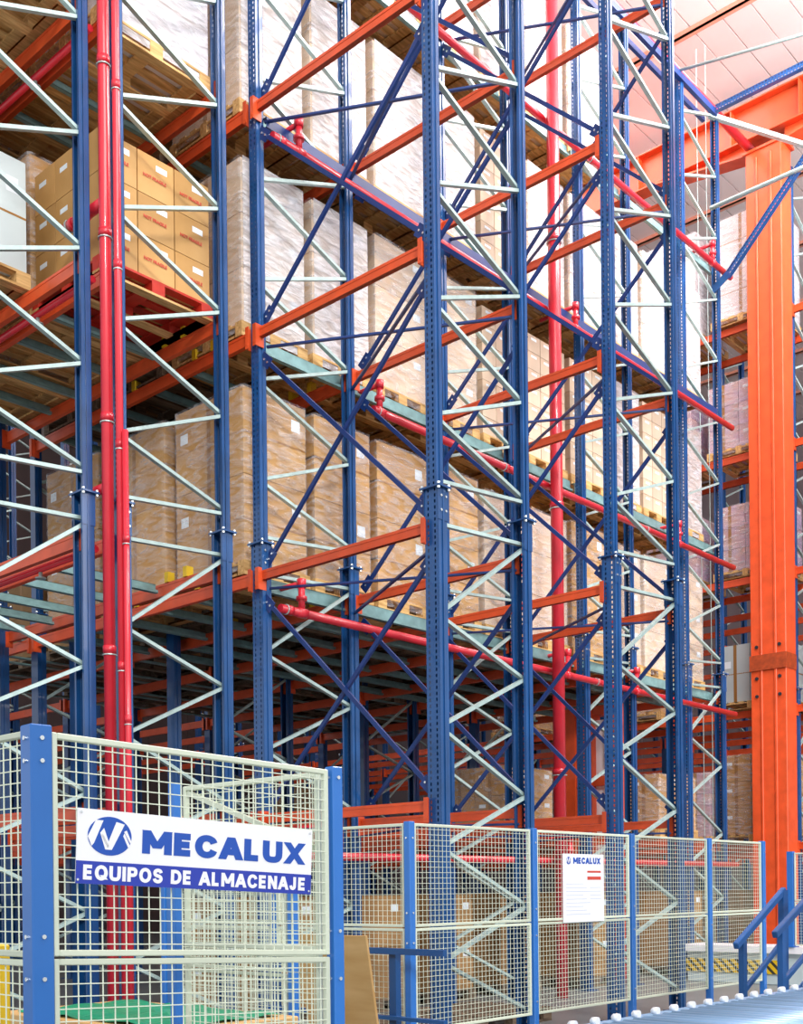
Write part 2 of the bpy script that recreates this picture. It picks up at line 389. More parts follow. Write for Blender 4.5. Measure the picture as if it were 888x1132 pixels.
# ------------------------------------------------------------ beams
def beam_set(length, lo=-0.065):
    m1 = MB(); m1.box((-0.022, -length/2 + 0.01, lo), (0.022, length/2 - 0.01, 0.055))
    m1.box((-0.026, -length/2 + 0.01, 0.03), (0.026, length/2 - 0.01, 0.055)); m1.box((-0.026, -length/2 + 0.01, lo), (0.026, length/2 - 0.01, lo + 0.018))
    m2 = MB(); m2.box((-0.07, -0.006, -0.13), (0.03, 0.006, 0.08)); m2.box((-0.075, -0.04, -0.13), (-0.068, 0.006, 0.08))
    m2.box((-0.078, -0.03, -0.10), (-0.072, -0.012, -0.08)); 
    return m1.mesh('beam_profile', 'orange'), m2.mesh('end_connector', 'orange')
_bs = {}
def beam(x, va, vb, z, label, group=None, side=-1):
    ln = round(abs(va - vb) - 0.14, 3)
    if ln not in _bs: _bs[ln] = beam_set(ln, -0.035 if abs(va - vb) < 3 else -0.065)
    p, c = _bs[ln]
    e = empty('rack_beam', (x, (va + vb) / 2, z), label, 'beam', group); e['kind'] = 'thing'
    link('beam_profile', p, e, (0.02, 0, -0.055))
    a = link('end_connector', c, e, (0.02, -ln/2, -0.055)); b_ = link('end_connector', c, e, (0.02, ln/2, -0.055)); b_.scale = (1, -1, 1)
    return e
FXS = (19.0, 20.1, 21.5, 22.6, 24.2, 25.3, 27.0, 28.2, 29.6, 30.8)
rown = ['first', 'second', 'third', 'fourth', 'fifth', 'sixth', 'seventh', 'eighth', 'ninth', 'tenth', 'eleventh']
NAMES = {7.30: 'near face', 8.62: 'second row', 10.05: 'third row', 11.42: 'fourth row'}
for x in (7.30, 8.62, 10.05, 11.42):
    for l in (1, 2, 3, 4, 5):
        beam(x, VD, VC, L[l], 'orange beam spanning the open gallery bay at the %s level, %s' % (LN[l], NAMES[x]), 'gallery beams')
for i, x in enumerate(ROWS):
    for l in ((1, 2, 3, 4, 5) if x < 9 else (1, 2)):
        beam(x, VC, VL, L[l], 'orange beam in the loaded left bay, %s level, %s row from the front' % (LN[l], rown[i]), 'left bay beams')
for i, x in enumerate(ROWS[1:]):
    for l in (1, 2):
        beam(x, VL, VM, L[l], 'dark orange beam in the rear left bay, %s level, %s row from the front' % (LN[l], rown[i]), 'rear bay beams')
for l in (2, 3, 4): beam(4.2, VC, VL, L[l], 'orange beam in the left bay cut off by the left edge, %s level' % LN[l], 'left bay beams')
for i, x in enumerate(ROWS[3:]):
    for j, (a, c) in enumerate(((16.3, 20.2), (20.2, 24.1))):
        for l in (1, 2):
            beam(x, a, c, L[l], 'dim orange beam far to the left under the racks, %s level, %s bay, %s row' % (LN[l], rown[j], rown[i]), 'remote left beams')
for i, x in enumerate(FXS):
    for j, (a, c) in enumerate(((16.0, 20.0), (20.0, 24.0))):
        for l in (1, 2):
            beam(x, a, c, L[l], 'dim orange beam at the very back, %s level, %s bay, %s row' % (LN[l], rown[j], rown[i]), 'rearmost beams')
k = 0
FX = (19.0, 20.1, 21.5, 22.6, 24.2, 25.3, 27.0, 28.2, 29.6, 30.8)
FN = ('front', 'second', 'third', 'fourth', 'fifth', 'sixth', 'seventh', 'eighth', 'ninth', 'rearmost')
for x in FX:
    for j, (a, c) in enumerate(((4.3, 8.15), (8.15, 12.0), (12.0, 16.0))):
        for l in ((1, 2, 3, 4, 5) if x < 21 else (1, 2, 3) if x < 26 or j else (2, 3)):
            beam(x, a, c, L[l], 'far orange beam, %s level, %s row, %s' % (LN[l], FN[FX.index(x)], ('right of the column', 'left of the column', 'second bay left of the column')[j]), 'far rack beams')

# ------------------------------------------------------------ bracing of the gallery bay
def rod(p, q, label, cat='brace', w_=0.04, m='dblue', group=None, name='cross_brace', plates=True, up=None):
    p, q = Vector(p), Vector(q); e = empty(name, p, label, cat, group); d = q - p
    up = up or ((1, 0, 0) if abs(d.x) < 0.3 * d.length else (0, 0, 1))
    mb = MB(); mb.channel((0, 0, 0), d, w_, w_ * 0.6, 0.004, up=up); mb.build('rod', m, e)
    if plates:
        for t in (0.0, 1.0):
            c = d * t; s = 1 if t == 0 else -1; n = d.normalized() * s
            mb = MB(); mb.bar(c - n * 0.03, c + n * 0.13, 0.11, 0.008, up=up, m=m)
            u_ = Vector(up).normalized()
            for kk in (0.03, 0.09): mb.tube(c + n * kk - u_ * 0.012, c + n * kk + u_ * 0.012, 0.011, 6, 'steel')
            mb.build('gusset', m, e)
    return e
for x in (7.30, 8.62, 10.05, 11.42):
    for l in (1, 2, 3, 4):
        a, c = L[l] + 0.10, L[l + 1] - 0.28
        xo = x + (-0.0 if x in (7.30, 10.05) else 0.02)
        rod((xo + 0.045, VC - 0.07, c), (xo + 0.045, VD + 0.07, a), 'blue gallery diagonal falling right, %s to %s level, %s' % (LN[l], LN[l+1], NAMES[x]), group='gallery cross braces')
        rod((xo + 0.075, VC - 0.07, a), (xo + 0.075, VD + 0.07, c), 'blue gallery diagonal rising right, %s to %s level, %s' % (LN[l], LN[l+1], NAMES[x]), group='gallery cross braces')
for (xa, xb) in ((7.30, 8.62), (10.05, 11.42)):
    for l in (1, 2, 3, 4, 5):
        wn = 'near pair' if xa < 9 else 'far pair'
        rod((xa + 0.1, VC - 0.06, L[l] - 0.16), (xb - 0.05, VD + 0.06, L[l] - 0.16), 'thin flat gallery brace at the %s level, %s, running near left to far right' % (LN[l], wn), w_=0.03, name='plan_brace', plates=False, group='gallery plan braces')
        rod((xb - 0.05, VC - 0.06, L[l] - 0.2), (xa + 0.1, VD + 0.06, L[l] - 0.2), 'thin flat gallery brace at the %s level, %s, running far left to near right' % (LN[l], wn), w_=0.03, name='plan_brace', plates=False, group='gallery plan braces')
# blue tie along the loaded side at level four, and the top tie
for nm, z, xa, xb, lb in (('tie_rail', L[4] - 0.16, 7.4, 16.7, 'long dark blue tie rail running back along the gallery at the fourth level'),
                          ('tie_rail', TOPZ - 0.08, 12.0, 16.8, 'blue top rail along the head of the farthest frames under the roof')):
    mb = MB(); mb.channel((xa, VC - 0.09, z), (xb, VC - 0.09, z), 0.1, 0.06, 0.005, up=(0, 1, 0)); tag(mb.build(nm, 'dblue'), lb, 'tie rail')
mb = MB(); mb.channel((12.0, VC + 0.12, TOPZ - 0.08), (16.8, VC + 0.12, TOPZ - 0.08), 0.08, 0.05, 0.005, up=(0, 1, 0)); tag(mb.build('tie_rail', 'dblue'), 'slim twin of the top rail, on the wall side of the farthest frames', 'beam')
# portal bracing to the right of the farthest frame
def perforated_rail(p, q, label):
    p, q = Vector(p), Vector(q); ln = (q - p).length
    mb = MB(); perf_face(mb, 0.1, 0, ln, 0.0); 
    for s in (-1, 1): mb.box((0, s*0.05, 0), (0.07, s*0.047, ln)); mb.box((0.067, s*0.05, 0), (0.07, s*0.03, ln))
    o = mb.build('perforated_rail', 'blue'); o.rotation_euler = (q - p).to_track_quat('Z', 'Y').to_euler(); o.location = p
    tag(o, label, 'brace'); return o
xk = 16.72
perforated_rail((xk, VC - 0.1, TOPZ - 0.05), (xk, 4.6, TOPZ - 0.05), 'perforated blue rail running right from the top of the farthest frame')
perforated_rail((xk, VC - 0.25, 10.85), (xk, 5.9, 13.2), 'perforated blue diagonal crossing in front of the orange column')
mb = MB(); mb.bar((xk, VC - 0.02, 10.7), (xk, VC - 0.3, 10.88), 0.012, 0.12, up=(0, 0, 1)); tag(mb.build('gusset_plate', 'blue'), 'blue gusset plate at the foot of the perforated diagonal', 'plate')
mb = MB(); mb.tube((xk, VC, 12.0), (xk, 4.8, 12.0), 0.035, 10); tag(mb.build('strut', 'zinc', smooth=True), 'pale tube strut running right from the farthest frame, in front of the orange column', 'brace')
mb = MB(); mb.bar((xk, VC, TOPZ - 0.12), (19.6, 7.1, TOPZ - 0.12), 0.07, 0.07); tag(mb.build('strut', 'zinc'), 'white strut slanting down right from the top corner of the farthest frame', 'brace')
mb = MB(); mb.tube((15.6, VC, TOPZ - 0.02), (16.9, 4.6, TOPZ - 0.02), 0.022, 8); tag(mb.build('strut', 'zinc', smooth=True), 'thin teal rod crossing the roof at the upper right corner', 'brace')
# cable guides in front of the far rack
for px, xx in ((765, 0), (778, 1)):
    mb = MB(); mb.tube((17.6, 9.1 - 0.16 * xx, 0.0), (17.6, 9.1 - 0.16 * xx, 15.3), 0.006, 6); tag(mb.build('steel_cable', 'zinc'), 'thin vertical steel cable hanging in front of the far rack, %s of two' % ('left' if xx == 0 else 'right'), 'cable')

# ------------------------------------------------------------ support rails between the beams
def rail_piece(x0, x1, v, z, label, group, dp=0.13):
    mb = MB(); d = x1 - x0
    mb.box((0, -0.003, -dp), (d, 0.003, 0.02)); mb.box((0, -0.003, 0.016), (d, 0.055, 0.02)); mb.box((0, -0.045, -dp), (d, 0.003, -dp + 0.004))
    mb.box((0, -0.045, -dp), (d, -0.041, -dp + 0.03))
    o = mb.build('support_rail', 'rail', loc=(x0, v, z)); return tag(o, label, 'rail', group)
for l in (2, 3, 4, 5):
    for i in range(3, len(ROWS) - 1):
        rail_piece(ROWS[i] + 0.06, ROWS[i+1] - 0.04, VC + 0.11, L[l] - 0.02, 'galvanised rail along the gallery edge, %s level, %s section from the front' % (LN[l], rown[i-3]), 'gallery edge rails')
for l in (2, 3, 4):
    for i, (ra, rb) in enumerate(zip(ROWS[:-1], ROWS[1:])):
        if (l > 2 and i > 4) or rb - ra < 0.6: continue
        for j, v in enumerate((9.5, 10.15, 10.85, 11.42, 12.0)):
            rail_piece(ra + 0.06, rb - 0.04, v, L[l] - 0.02, 'galvanised rail under the left bay loads, %s level, %s section, %s line from the gallery' % (LN[l], rown[i], rown[j]), 'left bay support rails', 0.075)
for j, v in enumerate((12.8, 13.75, 14.1, 14.9, 15.2, 16.05)):
    mb = MB(); mb.box((5.7, v - 0.04, L[2] + 0.001), (16.8, v + 0.04, L[2] + 0.019)); tag(mb.build('support_rail', 'rail'), 'long flat rail lying across the rear bay beams, %s line from the gallery' % rown[j], 'rail', 'rear bay rails')
# small yellow and orange pallet stops on the beams
mb = MB(); mb.box((-0.04, -0.03, 0), (0.04, 0.03, 0.1)); STOP = mb.mesh('pallet_stop', 'yellow')
n = 0
for l in (2, 3):
    for x in (6.93, 7.3, 8.62):
        for v in (9.05, 9.35, 10.4):
            o = link('pallet_stop', STOP, None, (x + 0.02, v, L[l] + 0.0)); tag(o, 'yellow pallet stop, %s level, %s beam from front, %s to the gallery' % (LN[l], {6.93: 'first', 7.3: 'second', 8.62: 'third'}[x], {9.05: 'nearest', 9.35: 'middle', 10.4: 'farthest'}[v]), 'pallet stop', 'yellow pallet stops')

# ------------------------------------------------------------ pallet loads
def pallet_mesh(wx, wy, m='wood', m2=None):
    """stringer boards along X, deck boards along Y; top at 0.144"""
    mb = MB(); m2 = m2 or m
    for i in range(7):
        y0 = -wy/2 + i * (wy - 0.1) / 6; mb.box((-wx/2, y0, 0.122), (wx/2, y0 + 0.1, 0.144), m)
    for i in range(3):
        x0 = -wx/2 + i * (wx - 0.14) / 2; mb.box((x0, -wy/2, 0.1), (x0 + 0.14, wy/2, 0.122), m)
        y0 = -wy/2 + i * (wy - 0.1) / 2; mb.box((-wx/2, y0, 0), (wx/2, y0 + 0.1, 0.022), m2 if m2 != m else m)
        for j in range(3):
            y1 = -wy/2 + j * (wy - 0.1) / 2; mb.box((x0, y1, 0.022), (x0 + 0.14, y1 + 0.1, 0.1), m)
    for i in range(3):
        for xx in (-wx/2, wx/2 - 0.1): mb.box((xx, -wy/2 + 0.11 + i * 0.0, 0.0), (xx + 0.1, wy/2 - 0.11, 0.022), m2)
    return mb.mesh('pallet', m)
PAL = {}
def pal(wx, wy, m, m2=None):
    k_ = (wx, wy, m, m2)
    if k_ not in PAL: PAL[k_] = pallet_mesh(wx, wy, m, m2)
    return PAL[k_]
def load_proto(kind, wx, wy, h, m, pm='wood', pm2=None, film=True, nx=1, ny=1, nz=2, txt=False, side_glare=False):
    e = bpy.data.objects.new('pallet_load', None); COL.objects.link(e); e.empty_display_size = 0.1
    link('pallet', pal(wx, wy, pm, pm2), e)
    bx, by = (wx - 0.04) / nx, (wy - 0.04) / ny; bz = (h - 0.144) / nz; g = 0.006
    mb = MB(); mb.box((-bx/2 + g, -by/2 + g, 0), (bx/2 - g, by/2 - g, bz - g), m)
    t = 0.0015
    if bx > 0.5:
        mb.box((-bx/2 + g - t, -0.03, 0.002), (bx/2 - g + t, 0.03, bz - g + t), 'seam'); 
    mb.box((-bx/2 + g + 0.0, -by/2 + g - t, bz * 0.5 - 0.02), (bx/2 - g, by/2 - g + t, bz * 0.5 + 0.0), 'seam') if bz > 0.6 else None
    mb.box((bx/2 - 0.20, -by/2 + g - t, bz * 0.68), (bx/2 - 0.08, -by/2 + g, bz * 0.82), 'label')
    mb.box((-bx/2 + g - t, by/2 - 0.2, bz * 0.60), (-bx/2 + g, by/2 - 0.08, bz * 0.72), 'label')
    me = mb.mesh('carton', m); tm = None
    for i in range(nx):
        for j in range(ny):
            for k in range(nz):
                if nx > 2 and 0 < i < nx - 1 and 0 < j < ny - 1: continue
                c = link('carton', me, e, (-wx/2 + 0.02 + bx * (i + 0.5), -wy/2 + 0.02 + by * (j + 0.5), 0.144 + bz * k))
                if txt and j == 0:
                    s = Matrix.Translation((-bx/2 + 0.06, -by/2 - 0.001, bz * 0.42)) @ Matrix.Rotation(R(90), 4, 'X')
                    if tm is None: tm = text('NOT FRAGILE', 0.041, 'ink', c, s, 'red_print', off=0.0012).data
                    else: o = link('red_print', tm, c); o.matrix_local = s
    if film:
        mb = MB(); a, b_ = wx/2 - 0.006, wy/2 - 0.006; z0, z1 = 0.05, h + 0.006; r = 0.03
        pts = [(-a + r, -b_), (a - r, -b_), (a, -b_ + r), (a, b_ - r), (a - r, b_), (-a + r, b_), (-a, b_ - r), (-a, -b_ + r)]
        for q in range(8):
            p1, p2 = pts[q], pts[(q + 1) % 8]; mb.quad(((*p1, z0), (*p2, z0), (*p2, z1), (*p1, z1)), 'film_glare' if side_glare and q in (0, 4) else 'film')  # side faces take the film whitened with painted glare
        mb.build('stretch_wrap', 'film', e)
    return e
PROTO = {}
def load(kind, x, v, z, label, group=None, rz=0.0, cat='pallet load'):
    if kind not in PROTO:
        PROTO[kind] = load_proto(kind, **KINDS[kind]); o = PROTO[kind]
    else: o = copy_tree(PROTO[kind])
    for k_ in list(o.keys()): del o[k_]
    o.location = (x, v, z); o.rotation_euler = (0, 0, rz); tag(o, label, cat, group); return o
KINDS = dict(
    tan=dict(wx=0.88, wy=1.12, h=1.86, m='card', nx=1, ny=1, nz=2),
    pale=dict(wx=0.88, wy=1.12, h=1.80, m='cardp', nx=1, ny=1, nz=3),
    white=dict(wx=0.88, wy=1.12, h=1.76, m='cardp', nx=1, ny=1, nz=3, side_glare=True),
    small=dict(wx=0.88, wy=1.12, h=1.72, m='cardp', nx=3, ny=3, nz=7, film=False),
    notfrag=dict(wx=1.26, wy=1.1, h=1.28, m='card', pm='redp', pm2='wood', nx=3, ny=3, nz=3, txt=True, film=False),
    tall=dict(wx=1.26, wy=1.15, h=1.55, m='card', nx=2, ny=2, nz=3),
    low=dict(wx=1.2, wy=1.15, h=0.98, m='card', nx=2, ny=2, nz=2),
    grey=dict(wx=1.26, wy=1.15, h=1.15, m='cardg', nx=1, ny=2, nz=1, film=False),
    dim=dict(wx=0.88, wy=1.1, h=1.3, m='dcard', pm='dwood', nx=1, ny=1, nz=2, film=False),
    lilac=dict(wx=1.1, wy=1.2, h=1.3, m='purple', nx=2, ny=2, nz=3),
    blank=dict(wx=1.26, wy=1.12, h=1.9, m='cardw', nx=1, ny=1, nz=2, side_glare=True),
)
V1 = VC + 0.13 + 0.62
lane = [7.74 + 0.952 * i for i in range(10)]
lk = {2: ['tan', 'tan', 'tan', 'tan', 'pale', 'pale', 'tan', 'pale', 'pale', 'pale'],
      3: ['white', 'white', 'pale', 'pale', 'small', 'small', 'small', 'white', 'small', 'white'],
      4: ['white', 'white', 'white', 'white', 'small', 'white', 'white', 'white', 'white', 'white'],
      5: ['white', 'pale', 'white', 'white', 'white', 'white', 'white', 'white', 'white', 'white']}
desc = dict(tan='tall tan carton load', pale='pale carton load', white='white shrink-wrapped load', small='small-carton load')
for l in (2, 3, 4, 5):
    for i, x in enumerate(lane):
        if l == 5 and i > 6: continue
        load(lk[l][i], x, V1, L[l] + 0.02, '%s along the gallery on the %s level, %s from the near corner' % (desc[lk[l][i]], LN[l], rown[i]), 'gallery loads')
# loads deeper in the bay
for l in (2, 3, 4):
    for j, v in enumerate((V1 + 1.28, V1 + 2.5)):
        for i, x in enumerate(lane):
            if l > 2 and i > 1: continue
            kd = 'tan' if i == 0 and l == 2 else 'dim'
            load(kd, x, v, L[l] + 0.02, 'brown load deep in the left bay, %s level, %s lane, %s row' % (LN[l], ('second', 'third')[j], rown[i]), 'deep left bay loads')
for i, x in enumerate(lane):
    for j, v in enumerate((13.3, 14.5, 15.6)):
        if i < 1: continue
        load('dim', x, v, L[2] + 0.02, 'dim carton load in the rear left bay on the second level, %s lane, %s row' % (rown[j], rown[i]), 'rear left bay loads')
# the two front rows of the left bay
xB, xA = 6.33, 4.85
load('notfrag', xB, V1, L[3] + 0.02, 'stack of brown cartons with red print on a red pallet, third level')
load('grey', xA, 9.95, L[3] + 0.02, 'pale grey-green carton load near the left edge, third level')
load('tall', xB, 10.35, L[3] + 0.02, 'brown carton load behind the pale grey-green one, third level')
load('tall', xB, 11.65, L[3] + 0.02, 'brown carton load deepest in the second row of the third level')
load('tall', xA, 11.5, L[3] + 0.02, 'brown carton load deepest in the front row of the third level')
for i, (x, v) in enumerate(((xB, V1), (xB, 10.35), (xB, 11.65), (xA, V1), (xA, 10.35), (xA, 11.65))):
    load('blank' if i == 0 else 'tall', x, v, L[4] + 0.02, ('white wrapped load above the cartons with red print, fourth level' if i == 0 else 'wrapped carton load seen from below on the fourth level, %s row, %s lane' % (('second' if x == xB else 'front'), ('first', 'second', 'third')[i % 3])), 'fourth level front loads')
# far block loads
far = [('blank', 5, 19.55, 9.0), ('blank', 5, 19.55, 10.4), ('lilac', 4, 19.55, 9.1), ('lilac', 4, 19.55, 10.6), ('lilac', 3, 19.55, 9.0), ('lilac', 3, 19.55, 10.5), ('grey', 2, 19.55, 8.9), ('tall', 2, 19.55, 11.2),
       ('tall', 1, 19.55, 8.9), ('lilac', 1, 19.55, 10.3), ('tall', 1, 19.55, 12.8), ('tall', 1, 19.55, 14.6), ('tall', 3, 19.55, 13.0), ('blank', 4, 19.55, 13.0), ('blank', 5, 19.55, 13.0), ('tall', 2, 19.55, 14.0), ('lilac', 3, 19.55, 6.6), ('tall', 2, 19.55, 6.5)]
for kd, l, x, v in far:
    load(kd, x, v, L[l] + 0.02, '%s load in the far rack, %s level, at %s' % (dict(blank='tall white', lilac='lilac wrapped', grey='grey', tall='brown')[kd], LN[l], 'the right' if v < 8 else 'the column' if v < 9.6 else 'the middle' if v < 12 else 'the left' if v < 13.1 else 'the far left'), 'far rack loads')
# ground-level loads seen under the first level
for i, (x, v) in enumerate(((13.55, 10.3), (16.25, 9.4), (16.25, 11.0), (13.55, 14.6))):
    load('low', x, v, L[1] + 0.02, 'brown carton load on the lowest level under the racks, %s of four' % rown[i], 'lowest level loads')

# ------------------------------------------------------------ sprinkler pipes
def pipe(pts, r, label, name='sprinkler_pipe', couplings=(), risers=()):
    e = empty(name, pts[0], label, 'pipe'); o0 = Vector(pts[0]); mb = MB()
    for a, c in zip(pts[:-1], pts[1:]): mb.tube(Vector(a) - o0, Vector(c) - o0, r, 16)
    mb.build('pipe_run', 'red', e, smooth=True)
    d = (Vector(pts[1]) - o0).normalized()
    for c in couplings:
        mb = MB(); p = d * c; mb.tube(p - d * 0.03, p + d * 0.03, r * 1.14, 16); mb.build('coupling', 'red', e, smooth=True)
        mb = MB(); mb.tube(p - d * 0.05, p - d * 0.042, r * 1.25, 12); mb.build('pipe_clamp', 'zinc', e)
    for c in risers:
        mb = MB(); p = d * c; mb.tube(p, p + Vector((0, 0, 0.30)), r * 0.8, 12); mb.tube(p + Vector((0, 0, 0.12)), p + Vector((0, 0, 0.16)), r * 1.3, 12)
        mb.tube(p - d * 0.06, p + d * 0.06, r * 1.15, 12); mb.tube(p + Vector((0, 0, 0.29)), p + Vector((0, 0.55, 0.29)), r * 0.6, 10)
        mb.tube(p + Vector((0, 0, 0.25)), p + Vector((0, 0, 0.33)), r * 1.1, 12)
        mb.build('riser', 'red', e, smooth=True)
    return e
VP_ = VC - 0.19
for l, x0, z, rs in ((1, 7.42, 1.70, (0.5, 4.9)), (2, 7.42, 4.07, (0.28, 4.9, 6.6)), (3, 8.75, 6.38, (0.1, 6.5)), (4, 7.38, 8.58, (0.35, 5.2)), (5, 7.4, 10.95, (1.2, 9.0))):
    pipe([(x0, VP_, z), (17.0, VP_, z)], 0.042, 'red sprinkler pipe running back along the gallery below the %s level' % LN[l], couplings=(0.12, 2.3, 5.6), risers=rs)
pipe([(9.0, 8.6, 13.85), (19.6, 8.6, 13.85)], 0.07, 'thick red sprinkler main running back under the roof', couplings=(6.7,))
pipe([(5.54, 8.29, 0.0), (5.54, 8.29, 14.8)], 0.05, 'thicker left one of two vertical red pipes between the left rack frames', name='vertical_pipe', couplings=(3.4, 5.35, 6.9, 8.35, 9.65))
pipe([(5.57, 8.155, 0.0), (5.57, 8.155, 14.8)], 0.032, 'slimmer right one of two vertical red pipes between the left rack frames', name='vertical_pipe', couplings=(3.25, 5.1, 6.6, 8.1))
pipe([(5.58, 8.09, 0.0), (5.58, 8.09, 5.2)], 0.026, 'short red drain pipe beside the lower half of the two vertical pipes', name='vertical_pipe', couplings=(2.8, 4.3))
pipe([(11.9, 8.1, 0.0), (11.9, 8.1, 14.8)], 0.078, 'single thick vertical red pipe right of the central frame', name='vertical_pipe', couplings=(2.8, 6.1, 9.4))
pipe([(5.55, 8.75, 4.78), (5.55, 8.3, 4.78)], 0.04, 'short red branch pipe leaving the paired pipes near the second beam level', couplings=(0.1,))
pipe([(5.55, 8.9, 7.18), (5.55, 8.3, 7.18)], 0.045, 'short red branch pipe leaving the paired pipes near the third beam level', couplings=(0.1, 0.3))

for l in (2, 3, 4):
    e = pipe([(5.62, 8.6, L[l] - 0.1), (5.62, 12.3, L[l] - 0.1)], 0.03, 'red sprinkler branch running left between the front beams, %s level' % LN[l])
    for dv in (0.9, 2.5):
        mb = MB(); p = Vector((0, dv, -0.03)); mb.tube(p, p - Vector((0, 0, 0.05)), 0.018, 10); mb.tube(p - Vector((0, 0, 0.05)), p - Vector((0, 0, 0.06)), 0.05, 14); mb.build('sprinkler_head', 'zinc', e)

# ------------------------------------------------------------ mesh fences
WT = 0.0032
WPV, WPH = 0.042, 0.036
def fence_panel_mesh(wd, ht, name='mesh_panel'):
    """panel in local XZ, origin at lower left; returns (frame mesh, wire mesh)"""
    f = MB(); t = 0.02; y = 0.012
    f.box((0, -y, 0), (t, y, ht)); f.box((wd - t, -y, 0), (wd, y, ht)); f.box((t, -y, 0), (wd - t, y, t)); f.box((t, -y, ht - t), (wd - t, y, ht))
    wr = MB(); n = max(2, round(wd / WPV)); m_ = max(2, round(ht / WPH))
    for i in range(1, n): xx = wd * i / n; wr.bar((xx, -0.004, t/2), (xx, -0.004, ht - t/2), WT, WT, up=(0, 1, 0))
    for i in range(1, m_): zz = ht * i / m_; wr.bar((t/2, -0.0075, zz), (wd - t/2, -0.0075, zz), WT, WT, up=(0, 1, 0))
    return f, wr
def panel(p, q, z0, z1, zm, label, drop=0.0, group=None):
    """two stacked mesh panels between posts p and q (x,y)"""
    p, q = Vector((*p, 0)), Vector((*q, 0)); d = q - p; ang = math.atan2(d.y, d.x); wd = d.length
    e = empty('mesh_fence', (p.x, p.y, 0), label, 'mesh fence', group, rz=ang)
    for a, c in ((z0, zm - 0.004), (zm + 0.004, z1)):
        f, wr = fence_panel_mesh(wd, c - a)
        for mb in (f, wr): mb.v = [(x, y, z + a - drop * x / wd) for x, y, z in mb.v]
        fo = bevel(f.build('panel_frame', 'beige', e), 0.003); wr.build('wire_mesh', 'wire', fo)
    return e
def post(p, top, label, rz=0.0, w_=0.055, bolts=(), group=None):
    e = empty('fence_post', (p[0], p[1], 0), label, 'fence post', group, rz)
    mb = MB(); h = w_/2; mb.box((-h, -h, 0), (h, h, top)); bevel(mb.build('tube', 'fblue', e), 0.004)
    mb = MB(); mb.box((-0.07, -0.07, 0), (0.07, 0.07, 0.01)); mb.build('foot_plate', 'fblue', e)
    for z in bolts:
        for (dx, dy) in ((-1, 0), (0, -1)):
            mb = MB(); c = Vector((dx * h, dy * h, z)); n_ = Vector((dx, dy, 0)); mb.tube(c, c + n_ * 0.006, 0.007, 10); mb.build('bolt', 'steel', e)
    return e
ZT, ZM_, ZB = 1.80, 1.10, 0.40
WT = 0.0027
FV = 5.10
FU = [5.72, 7.12, 8.54, 9.93, 11.08]
for i in range(4):
    panel((FU[i] + 0.04, FV), (FU[i+1] - 0.04, FV), ZB, ZT, ZM_, 'mesh fence panel of the far fence, %s' % ('next to the corner post', 'the one that carries the paper notice', 'right of the one with the notice', 'at its right end, behind the blue handrail')[i])
for i, u in enumerate(FU):
    post((u, FV), ZT + 0.01, 'blue post of the far mesh fence, %s' % ('at its corner left of centre', 'left of the panel with the paper notice', 'right of the panel with the paper notice', 'second from its right end', 'at its right end by the handrail')[i], bolts=(1.7, 1.2, 1.0, 0.5))
vv = [FV, 6.45, 7.8]
for i in range(2):
    panel((5.72, vv[i] + 0.04), (5.72, vv[i+1] - 0.04), ZB, ZT, ZM_, 'mesh fence panel turning back behind the big sign, %s the corner post' % ('next to' if i == 0 else 'one panel away from'))
post((5.72, 6.45), ZT + 0.01, 'blue middle post of the fence side that turns back behind the big sign'); post((5.72, 7.8), ZT + 0.01, 'blue end post of the fence side behind the big sign')
# near fence with the big sign
WT = 0.0034; WPV, WPH = 0.043, 0.039
NL, NR = (1.88, 3.214), (3.071, 3.119)
panel((NL[0] + 0.045, NL[1] - 0.003), (NR[0] - 0.035, NR[1] + 0.003), 0.44, 1.855, 1.153, 'large near mesh fence panel that carries the blue and white sign', drop=0.046)
panel((1.88, 3.25), (1.88, 4.4), 0.44, 1.86, 1.15, 'near mesh fence panel turning away at the left edge of the photo')
post(NL, 1.872, 'wide blue near fence post at the lower left, left of the big sign', rz=R(-4.6), w_=0.072, bolts=(1.83, 1.76, 1.22, 1.09))
post(NR, 1.822, 'blue near fence post right of the big sign', rz=R(-4.6), w_=0.05, bolts=(1.78, 1.2, 1.02))
# gate turning back from the right post
post((3.08, 4.12), 1.83, 'slim blue gate post seen through the mesh behind the big sign', w_=0.045)
e = empty('mesh_gate', (3.072, 3.2, 0), 'mesh gate leaf seen through the near panel, behind the big sign', 'gate', rz=R(90))
for a, c in ((0.44, 1.112), (1.12, 1.81)):
    f, wr = fence_panel_mesh(0.84, c - a)
    for mb in (f, wr): mb.v = [(x, y, z + a) for x, y, z in mb.v]
    fo = bevel(f.build('gate_frame', 'beige', e), 0.003); wr.build('wire_mesh', 'wire', fo)
mb = MB(); mb.bar((0.03, 0, 1.52), (0.81, 0, 1.78), 0.02, 0.02); mb.build('gate_brace', 'beige', e)
# small inner fence beyond the gate
panel((4.3, 4.75), (4.3, 5.75), 0.44, 1.42, 0.9, 'low mesh fence panel standing inside the enclosure behind the gate')
post((4.3, 4.7), 1.44, 'thin blue post at the near end of the low inner fence', w_=0.045); post((4.3, 5.8), 1.44, 'thin blue post at the far end of the low inner fence', w_=0.045)

